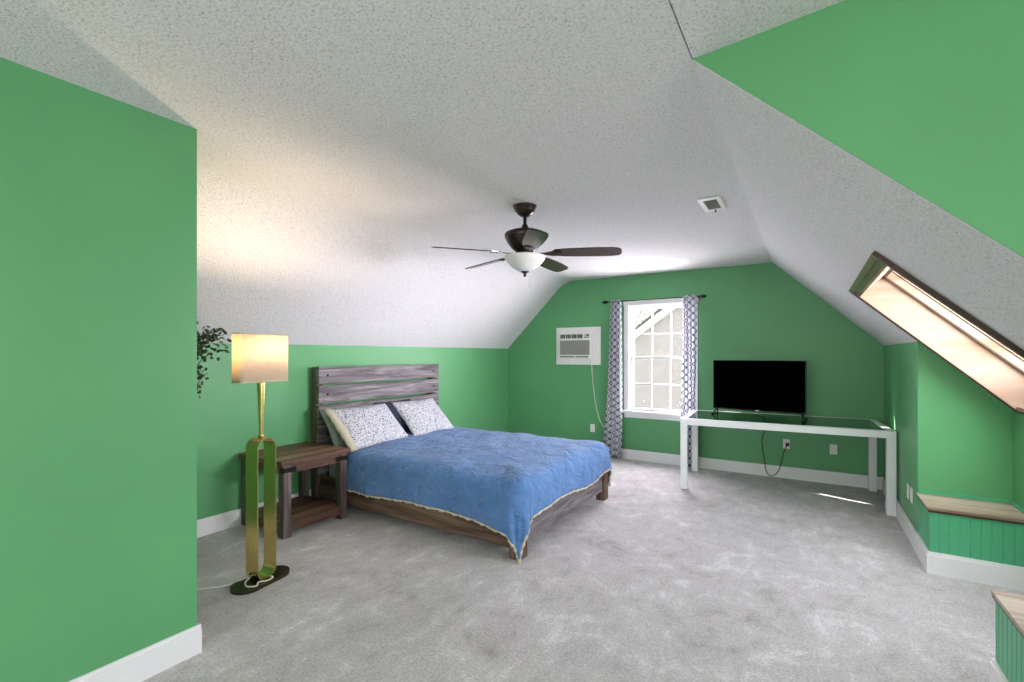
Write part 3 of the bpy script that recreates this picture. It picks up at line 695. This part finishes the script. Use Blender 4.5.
# duvet
def duvet():
    zt = 0.58; rr = 0.115
    X0, X1 = -3.80, FX + 0.025      # head end, start of foot edge
    Y0, Y1 = BY0 - 0.010, BY1 + 0.010
    over_n, over_f, over_b = 0.262, 0.225, 0.28
    NA, NB = 130, 120
    arc = rr * math.pi / 2
    bm = B(); G = []
    def mp(a, b):
        qx = min(a, X1 - rr); qy = min(max(b, Y0 + rr), Y1 - rr)
        dx, dy = a - qx, b - qy; ln = math.hypot(dx, dy)
        puff = 0.020 * noise.noise(Vector((a * 1.6, b * 1.6, 3.1))) + 0.010 * noise.noise(Vector((a * 4.5, b * 4.5, 1.1)))
        # long soft creases over the top
        puff += 0.009 * abs(math.sin(5.0 * a + 2.4 * b + 2.2 * noise.noise(Vector((a * 1.4, b * 1.4, 0)))))
        if ln < 1e-6:
            ed = min(b - Y0, Y1 - b, X1 - a + 0.05)
            return Vector((a, b, zt + puff + 0.030 * min(1, max(0, ed) / 0.5)))
        ux, uy = dx / ln, dy / ln
        if ln <= arc:
            th = ln / rr; out = rr * math.sin(th); dz = rr * (1 - math.cos(th))
        else:
            out = rr; dz = rr + (ln - arc)
        fall = max(0, ln - arc)
        s = a * 1.0 + b * 1.0 + math.atan2(uy, ux) * 0.35
        wob = fall * (0.10 + 0.09 * math.sin(s * 8.0 + 2 * noise.noise(Vector((a, b, 5)))) + 0.04 * math.sin(s * 19)) 
        corner = min(abs(ux), abs(uy)) * 1.4
        wob += corner * fall * 0.12
        out += 0.012 + wob * 0.6
        out = max(out, rr + 0.006 if ln > arc else out)
        return Vector((qx + ux * out, qy + uy * out, zt - dz + puff * max(0, 1 - fall * 4)))
    a0 = X0; a1 = X1 + over_f; 
    for i in range(NA + 1):
        row = []
        for j in range(NB + 1):
            u = i / NA; v = j / NB
            a = a0 + (a1 - a0) * u
            ov = over_n + 0.02 * math.sin(a * 3.2) + 0.10 * u ** 2.5
            b0 = Y0 - ov; b1 = Y1 + over_b
            b = b0 + (b1 - b0) * v
            aa = a + (0.06 * (1 - v) ** 14 - 0.015 * v) * u ** 6 + 0.02 * math.sin(b * 5) * u ** 8
            row.append(bm.verts.new(mp(aa, b)))
        G.append(row)
    for i in range(NA):
        for j in range(NB): bm.faces.new((G[i][j], G[i + 1][j], G[i + 1][j + 1], G[i][j + 1]))
    edge = [G[i][0].co.copy() for i in range(NA + 1)] + [G[NA][j].co.copy() for j in range(1, NB + 1)] + [G[i][NB].co.copy() for i in range(NA - 1, -1, -1)]
    for v in bm.verts: v.co.z = max(v.co.z, 0.03)
    o = mesh_obj('duvet', bm, 'blue_duvet_cotton', None, True)
    m = o.modifiers.new('thick', 'SOLIDIFY'); m.thickness = 0.018; m.offset = 0.0
    tag(o, 'rumpled dusty blue duvet spread over the bed with cream edging', 'duvet')
    bm = B()
    pts = [p + Vector((0, 0, -0.008 + 0.004 * math.sin(k * 0.9))) for k, p in enumerate(edge)]
    tube(bm, pts, 0.013, 6, [0.011 + 0.004 * math.sin(k * 1.7) for k in range(len(pts))]); tr = mesh_obj('piping', bm, 'cream_flange', o, True)
    tr['label'] = 'cream edging along the hem'
    return o
duvet()

# pillows
def pillow(name, label, mat, w, h, t, loc, rot, cat='pillow', flange=None, seedv=0):
    """w across (local y), h up (local z), t thick (local x); origin at the bottom middle"""
    bm = B(); n = 26; top = []; bot = []
    fr = []
    for side in (1, -1):
        g = []
        for i in range(n + 1):
            row = []
            for j in range(n + 1):
                u = -1 + 2 * i / n; v = -1 + 2 * j / n
                pinch = 1 - 0.07 * (1 - abs(v) ** 2) if True else 1
                yy = w / 2 * u * (1 - 0.06 * (1 - v * v) ** 1 * 0 - 0.05 * (1 - abs(v)) ) 
                zz = h / 2 * v * (1 - 0.07 * (1 - abs(u)) - 0.05 * abs(u) ** 6 * 0.0)
                d = max(0, (1 - abs(u) ** 2.2)) ** 0.62 * max(0, (1 - abs(v) ** 2.2)) ** 0.62
                x = side * t / 2 * d + 0.02 * d * noise.noise(Vector((u * 2.2 + seedv, v * 2.2, side)))
                row.append((x, yy, zz + h / 2))
            g.append(row)
        fr.append(g)
    V = [[bm.verts.new(p) for p in row] for row in fr[0]]
    W_ = [[None] * (n + 1) for _ in range(n + 1)]
    for i in range(n + 1):
        for j in range(n + 1):
            W_[i][j] = V[i][j] if i in (0, n) or j in (0, n) else bm.verts.new(fr[1][i][j])
    for i in range(n):
        for j in range(n):
            bm.faces.new((V[i][j], V[i + 1][j], V[i + 1][j + 1], V[i][j + 1]))
            bm.faces.new((W_[i][j], W_[i][j + 1], W_[i + 1][j + 1], W_[i + 1][j]))
    o = mesh_obj(name, bm, mat, None, True, loc=loc, rot=rot); tag(o, label, cat)
    if flange is not None:      # open pillowcase hem on one end
        bm = B(); s = flange; m = 16; k = []
        for q in range(m + 1):
            v = -1 + 2 * q / m; zz = h / 2 * v + h / 2
            y0 = s * w / 2 * (0.93 + 0.03 * abs(v)); wv = 0.012 * math.sin(q * 2.1)
            bul = t * 0.12 * (1 - v * v)
            k.append([bm.verts.new((bul + 0.012, y0 - s * 0.01, zz)), bm.verts.new((bul * 0.6 + wv + 0.01, s * w / 2 * 1.02 + s * 0.035, zz + 0.004 * q % 0.01)), bm.verts.new((-bul * 0.6 + wv * 0.6 - 0.006, s * w / 2 * 1.02 + s * 0.03, zz)), bm.verts.new((-bul - 0.012, y0 - s * 0.01, zz))])
        for q in range(m):
            for r_ in range(3): bm.faces.new((k[q][r_], k[q][r_ + 1], k[q + 1][r_ + 1], k[q + 1][r_]))
        f = mesh_obj('pillowcase_hem', bm, 'cream_flange', o, True); md = f.modifiers.new('t', 'SOLIDIFY'); md.thickness = 0.006
        f['label'] = 'cream open hem of the pillowcase'
    return o
pillow('pillow', 'floral pillow leaning on the headboard, nearer the nightstand', 'floral_pillowcase', 0.76, 0.52, 0.17, (-3.62, 3.325, 0.60), (0, R(-46), R(2)), flange=-1, seedv=1)
pillow('pillow', 'floral pillow leaning on the headboard, farther from the nightstand', 'floral_pillowcase', 0.68, 0.52, 0.17, (-3.62, 4.10, 0.60), (0, R(-46), R(-1)), seedv=4)
pillow('pillow', 'plain sage grey pillow tucked behind the floral pillow by the nightstand', 'sage_linen', 0.70, 0.43, 0.12, (-3.83, 3.235, 0.60), (0, R(-32), R(3)), seedv=7)
pillow('pillow', 'dark navy pillow showing between the two floral pillows', 'navy_linen', 0.58, 0.42, 0.12, (-3.83, 3.84, 0.61), (0, R(-30), R(2)), seedv=9)

# ------------------------------------------------------------------ nightstand
NX0, NX1, NY0, NY1 = -4.235, -3.60, 2.235, 2.855
ns = thing('nightstand', 'open rustic dark wood nightstand with lower shelf beside the bed', 'nightstand', ((NX0 + NX1) / 2, (NY0 + NY1) / 2, 0))
a, b = (NX1 - NX0) / 2, (NY1 - NY0) / 2
bm = B(); box(bm, -a - 0.0, a + 0.025, -b - 0.03, b + 0.02, 0.595, 0.635, 0.004); mesh_obj('table_top', bm, 'nightstand_wood_y', ns)
for sx_ in (-1, 1):
    for sy_ in (-1, 1):
        bm = B(); x0 = a - 0.07 if sx_ > 0 else -a; y0 = b - 0.07 if sy_ > 0 else -b
        box(bm, x0, x0 + 0.07, y0, y0 + 0.07, 0, 0.5945, 0.004); lg = mesh_obj('leg', bm, 'nightstand_wood_z', ns)
        if sx_ > 0:
            bm = B(); yy0 = y0 - 0.002 if sy_ < 0 else y0 - 0.045; box(bm, a + 0.0003, a + 0.003, yy0, yy0 + 0.115, 0.535, 0.575, 0.001)
            box(bm, a - 0.04, a + 0.003, (y0 - 0.003) if sy_ < 0 else y0 + 0.0702, (y0 - 0.0002) if sy_ < 0 else y0 + 0.073, 0.535, 0.575)
            mesh_obj('corner_strap', bm, 'black_metal', lg)
bm = B(); box(bm, a - 0.055, a - 0.015, -b + 0.0705, b - 0.0705, 0.52, 0.5945, 0.003); box(bm, -a + 0.015, -a + 0.055, -b + 0.0705, b - 0.0705, 0.52, 0.5945, 0.003)
box(bm, -a + 0.0705, a - 0.0705, -b + 0.015, -b + 0.05, 0.52, 0.5945, 0.003); box(bm, -a + 0.0705, a - 0.0705, b - 0.05, b - 0.015, 0.52, 0.5945, 0.003); mesh_obj('apron', bm, 'nightstand_wood_y', ns)
bm = B(); box(bm, -a + 0.02, a - 0.045, -b + 0.0705, b - 0.0705, 0.085, 0.115); box(bm, -a + 0.0705, a - 0.0705, -b + 0.012, -b + 0.07, 0.045, 0.115, 0.003); box(bm, -a + 0.0705, a - 0.0705, b - 0.07, b - 0.012, 0.045, 0.115, 0.003)
box(bm, a - 0.045, a - 0.01, -b + 0.0705, b - 0.0705, 0.045, 0.117, 0.003); mesh_obj('shelf', bm, 'nightstand_wood_y', ns)

# ------------------------------------------------------------------ floor lamp
lamp = thing('floor_lamp', 'brass floor lamp with looped flat bars and rectangular cream shade', 'floor lamp', (-3.07, 1.75, 0), R(8))
bm = B(); pts = []; Lh, Rw = 0.10, 0.095
for i in range(25): th = -math.pi / 2 + 0; t_ = math.pi * i / 24; pts.append((Rw * math.cos(t_), Lh + Rw * math.sin(t_)))
for i in range(25): t_ = math.pi + math.pi * i / 24; pts.append((Rw * math.cos(t_), -Lh + Rw * math.sin(t_)))
prism(bm, pts, 0.0, 0.022, 'xy'); bmesh.ops.bevel(bm, geom=[e for e in bm.edges if all(v.co.z > 0.02 for v in e.verts)], offset=0.004, segments=2, affect='EDGES'); mesh_obj('base', bm, 'bronze_base', lamp)
def loop_strip():
    bm = B(); r = 0.070; z0, z1 = 0.024, 0.955; wd = 0.056; th = 0.007; cl = []
    for i in range(17): t_ = math.pi * i / 16; cl.append((r * math.cos(t_), z1 - r + r * math.sin(t_)))
    for i in range(17): t_ = math.pi + math.pi * i / 16; cl.append((r * math.cos(t_), z0 + r + r * math.sin(t_)))
    n = len(cl); cen = Vector((0, 0))
    rings = []
    for i, (y, z) in enumerate(cl):
        p = Vector((y, z)); d = (Vector(cl[(i + 1) % n]) - Vector(cl[i - 1])).normalized(); nn = Vector((d.y, -d.x))
        q = p - nn * th
        rings.append([bm.verts.new((wd, p.x, p.y)), bm.verts.new((-wd, p.x, p.y)), bm.verts.new((-wd, q.x, q.y)), bm.verts.new((wd, q.x, q.y))])
    for i in range(n):
        A_, B_ = rings[i], rings[(i + 1) % n]
        for k in range(4): bm.faces.new((A_[k], A_[(k + 1) % 4], B_[(k + 1) % 4], B_[k]))
    return bm
mesh_obj('loop_frame', loop_strip(), 'brushed_brass', lamp)
bm = B(); lathe(bm, [(0.011, 0.955), (0.012, 0.98), (0.013, 1.0), (0.026, 1.30), (0.027, 1.345), (0.0, 1.346)], 20, cap=False); mesh_obj('stem', bm, 'brushed_brass', lamp, True)
bm = B(); lathe(bm, [(0.0, 0.9555), (0.02, 0.956), (0.02, 0.966), (0.012, 0.972), (0, 0.9725)], 20, cap=False); mesh_obj('collar', bm, 'brushed_brass', lamp, True)
def rrect(hx, hy, r, n=8):
    p = []
    for cx, cy, a0 in ((hx - r, hy - r, 0), (-hx + r, hy - r, 90), (-hx + r, -hy + r, 180), (hx - r, -hy + r, 270)):
        for i in range(n + 1): t_ = R(a0 + 90 * i / n); p.append((cx + r * math.cos(t_), cy + r * math.sin(t_)))
    return p
bm = B(); o_ = rrect(0.050, 0.180, 0.022); z0, z1 = 1.32, 1.637
r0 = [bm.verts.new((x, y, z0)) for x, y in o_]; r1 = [bm.verts.new((x, y, z1)) for x, y in o_]
for i in range(len(o_)): bm.faces.new((r0[i], r0[(i + 1) % len(o_)], r1[(i + 1) % len(o_)], r1[i]))
sh = mesh_obj('lamp_shade', bm, 'lamp_shade_linen', lamp, True); md = sh.modifiers.new('t', 'SOLIDIFY'); md.thickness = 0.003
for zz in (z0, z1 - 0.008):
    bm = B()
    oo = rrect(0.0515, 0.1815, 0.023); ii = rrect(0.047, 0.177, 0.020)
    A0 = [bm.verts.new((x, y, zz)) for x, y in oo]; A1 = [bm.verts.new((x, y, zz + 0.008)) for x, y in oo]; I0 = [bm.verts.new((x, y, zz)) for x, y in ii]; I1 = [bm.verts.new((x, y, zz + 0.008)) for x, y in ii]
    n = len(oo)
    for i in range(n):
        j = (i + 1) % n
        bm.faces.new((A0[i], A0[j], A1[j], A1[i])); bm.faces.new((I0[i], I1[i], I1[j], I0[j])); bm.faces.new((A1[i], A1[j], I1[j], I1[i])); bm.faces.new((A0[i], I0[i], I0[j], A0[j]))
    mesh_obj('rim', bm, 'cream_flange', sh)
bm = B(); tube(bm, [(0, -0.177, 1.35), (0, 0.177, 1.35)], 0.003, 6); tube(bm, [(-0.047, 0, 1.35), (0.047, 0, 1.35)], 0.003, 6); mesh_obj('shade_spider', bm, 'brushed_brass', lamp)
for yb in (0.06,):
    bm = B(); lathe(bm, [(0.0, 1.348), (0.014, 1.35), (0.014, 1.47), (0.0, 1.471)], 14, 0, yb, cap=False); mesh_obj('socket', bm, 'brushed_brass', lamp, True)
    bm = B(); lathe(bm, [(0.012, 1.471), (0.018, 1.50), (0.026, 1.53), (0.024, 1.555), (0.013, 1.572), (0.0, 1.576)], 18, 0, yb, cap=False); mesh_obj('bulb', bm, 'light_bulb_glow', lamp, True)
bm = B(); tube(bm, catmull([(0.03, 0.03, 0.028), (0.075, 0.03, 0.029), (0.085, -0.02, 0.03), (0.055, -0.06, 0.03), (0.085, -0.10, 0.03), (0.04, -0.13, 0.03), (-0.02, -0.10, 0.03), (-0.06, -0.04, 0.03), (-0.10, -0.10, 0.022), (-0.15, -0.16, 0.008), (-0.30, -0.28, 0.006), (-0.5, -0.36, 0.006), (-0.75, -0.40, 0.006)], 8), 0.0045, 8)
mesh_obj('power_cord', bm, 'cord_white', lamp, True)
LB = lamp.matrix_basis @ Vector((0, 0.06, 1.52))
light('lamp_bulb_light', 'POINT', (LB.x, LB.y, 1.59), 20, (1.0, 0.74, 0.54), shadow_soft_size=0.02)

# ------------------------------------------------------------------ plant behind the wall corner
pt = thing('artificial_tree', 'dark leafy artificial tree peeking out from behind the near left wall', 'plant', (-3.90, 1.44, 0))
bm = B(); lathe(bm, [(0.0, 0.0), (0.10, 0.0), (0.13, 0.22), (0.14, 0.24), (0.125, 0.24), (0.115, 0.20), (0.0, 0.20)], 28, cap=False); mesh_obj('pot', bm, 'terracotta', pt, True)
trunk = catmull([(0, 0, 0.2), (0.02, 0.02, 0.6), (-0.02, 0.10, 0.95), (0.0, 0.24, 1.15), (0.02, 0.275, 1.3), (0.03, 0.27, 1.45), (0.06, 0.32, 1.58), (0.10, 0.37, 1.67)], 8)
bm = B(); tube(bm, trunk, 0.01, 8, [0.014 - 0.011 * i / (len(trunk) - 1) for i in range(len(trunk))]); mesh_obj('trunk', bm, 'stem_brown', pt, True)
bm = B()
def leaf(bm, p, d, ln, wd):
    d = d.normalized(); s = d.cross(Vector((random.uniform(-1, 1), random.uniform(-1, 1), random.uniform(-1, 1)))).normalized(); nrm = d.cross(s)
    a = bm.verts.new(p); c = bm.verts.new(p + d * ln + nrm * ln * 0.1)
    l1 = bm.verts.new(p + d * ln * 0.35 + s * wd); l2 = bm.verts.new(p + d * ln * 0.7 + s * wd * 0.8)
    r1 = bm.verts.new(p + d * ln * 0.35 - s * wd); r2 = bm.verts.new(p + d * ln * 0.7 - s * wd * 0.8)
    m1 = bm.verts.new(p + d * ln * 0.35 - nrm * wd * 0.3); m2 = bm.verts.new(p + d * ln * 0.7 - nrm * wd * 0.2)
    for q in ((a, l1, m1), (a, m1, r1), (l1, l2, m2, m1), (m1, m2, r2, r1), (l2, c, m2), (m2, c, r2)): bm.faces.new(q)
def clump(cx, cy, cz, sx_, sy_, sz_, n):
    for _ in range(n):
        p = Vector((cx + random.gauss(0, sx_), cy + random.gauss(0, sy_), cz + random.gauss(0, sz_)))
        leaf(bm, p, Vector((random.uniform(-1, 1), random.uniform(-1, 1), random.uniform(-0.8, 0.6))), random.uniform(0.03, 0.05), random.uniform(0.010, 0.015))
clump(0.06, 0.33, 1.63, 0.07, 0.065, 0.035, 150); clump(0.0, 0.30, 1.53, 0.05, 0.06, 0.035, 80)
clump(0.0, 0.29, 1.40, 0.03, 0.03, 0.03, 16); clump(0.0, 0.31, 1.34, 0.02, 0.03, 0.02, 12); clump(0.0, 0.26, 1.24, 0.03, 0.035, 0.04, 40); clump(-0.06, 0.1, 1.5, 0.07, 0.08, 0.10, 120)
mesh_obj('foliage', bm, 'leaf_green', pt)
bm = B()
for e_ in [(0.0, 0.44, 1.68), (0.12, 0.34, 1.68), (0.03, 0.36, 1.50), (0.02, 0.36, 1.36)]:
    tube(bm, catmull([(0.02, 0.275, e_[2] - 0.12), ((0.02 + e_[0]) / 2, 0.31, e_[2] - 0.04), e_], 5), 0.003, 6)
mesh_obj('twigs', bm, 'stem_brown', pt)

# ------------------------------------------------------------------ desk
dk_loc = ((-1.205 + 0.66) / 2, 6.0, 0)
DA = R(3.6); DW, DD, DH, LG = 1.90, 0.965, 0.788, 0.070
desk = thing('desk', 'long white metal frame desk with dark green glass top', 'desk', (-0.300, 5.985, 0), DA)
a, b = DW / 2, DD / 2
for sx_ in (-1, 1):
    for sy_ in (-1, 1):
        x0 = -a if sx_ < 0 else a - LG; y0 = -b if sy_ < 0 else b - LG
        bm = B(); box(bm, x0, x0 + LG, y0, y0 + LG, 0.006, DH - 0.068, 0.003); lg = mesh_obj('leg', bm, 'white_metal', desk)
        bm = B(); lathe(bm, [(0.022, 0.0), (0.022, 0.0058)], 14, x0 + LG / 2, y0 + LG / 2); mesh_obj('foot_pad', bm, 'almond_plastic', lg)
bm = B(); zt = DH - 0.0675
box(bm, -a, a, -b, -b + LG, zt, DH, 0.003); box(bm, -a, a, b - LG, b, zt, DH, 0.003); box(bm, -a, -a + LG, -b + LG, b - LG, zt, DH); box(bm, a - LG, a, -b + LG, b - LG, zt, DH)
mesh_obj('top_frame', bm, 'white_metal', desk)
bm = B(); box(bm, -a + LG + 0.001, a - LG - 0.001, -b + LG + 0.001, b - LG - 0.001, DH - 0.012, DH - 0.001); mesh_obj('glass_top', bm, 'dark_green_desk_glass', desk)

# ------------------------------------------------------------------ television
tv = thing('television', 'black flat screen television standing on the glass topped desk', 'television', (-0.504, 6.05, DH), R(-9.5))
bm = B(); box(bm, -0.485, 0.485, -0.012, 0.022, 0.064, 0.646, 0.004); box(bm, -0.36, 0.36, 0.022, 0.055, 0.09, 0.42, 0.008); mesh_obj('housing', bm, 'black_gloss_plastic', tv)
bm = B(); box(bm, -0.475, 0.475, -0.0135, -0.0122, 0.080, 0.638); mesh_obj('screen', bm, 'tv_screen', tv)
bm = B(); box(bm, -0.02, 0.02, -0.0145, -0.0122, 0.067, 0.077, 0.0003); mesh_obj('badge', bm, 'white_metal', tv)
for s in (-1, 1):
    bm = B(); xx = s * 0.44
    tube(bm, [(xx, 0.0, 0.066), (xx + s * 0.03, -0.09, 0.007), ], 0.0065, 8); tube(bm, [(xx, 0.01, 0.066), (xx + s * 0.03, 0.10, 0.007)], 0.0065, 8); box(bm, xx + s * 0.03 - 0.008, xx + s * 0.03 + 0.008, -0.10, 0.11, 0.0003, 0.009, 0.001)
    mesh_obj('stand_foot', bm, 'black_gloss_plastic', tv)
bm = B(); bpy.context.view_layer.update()
tube(bm, catmull([(-0.46, 6.13, 1.0), (-0.46, 6.25, 0.88), (-0.465, 6.50, 0.80), (-0.468, 6.575, 0.75), (-0.47, 6.59, 0.56), (-0.50, 6.592, 0.43), (-0.47, 6.585, 0.20), (-0.45, 6.582, 0.06), (-0.40, 6.578, 0.012), (-0.34, 6.578, 0.05), (-0.30, 6.582, 0.14), (-0.265, 6.588, 0.30), (-0.24, 6.585, 0.38), (-0.225, 6.583, 0.41)], 8), 0.0048, 8)
box(bm, -0.245, -0.205, 6.575, 6.5985, 0.395, 0.43, 0.003)
bmesh.ops.transform(bm, matrix=tv.matrix_world.inverted(), verts=bm.verts)
mesh_obj('power_cord', bm, 'cord_black', tv, True)

# ------------------------------------------------------------------ repeats share a group
for o in list(bpy.data.objects):
    if o.parent is None and 'category' in o:
        k = o.name.split('.')[0]
        if k == 'curtain': o['group'] = 'curtains at the far window'
        elif k == 'pillow': o['group'] = 'pillows against the headboard'
        elif k == 'window_seat': o['group'] = 'window seats in the skylight alcove'
        elif k == 'wall_outlet': o['group'] = 'wall outlets'
        elif k == 'cable_plate': o['group'] = 'blank wall plates'
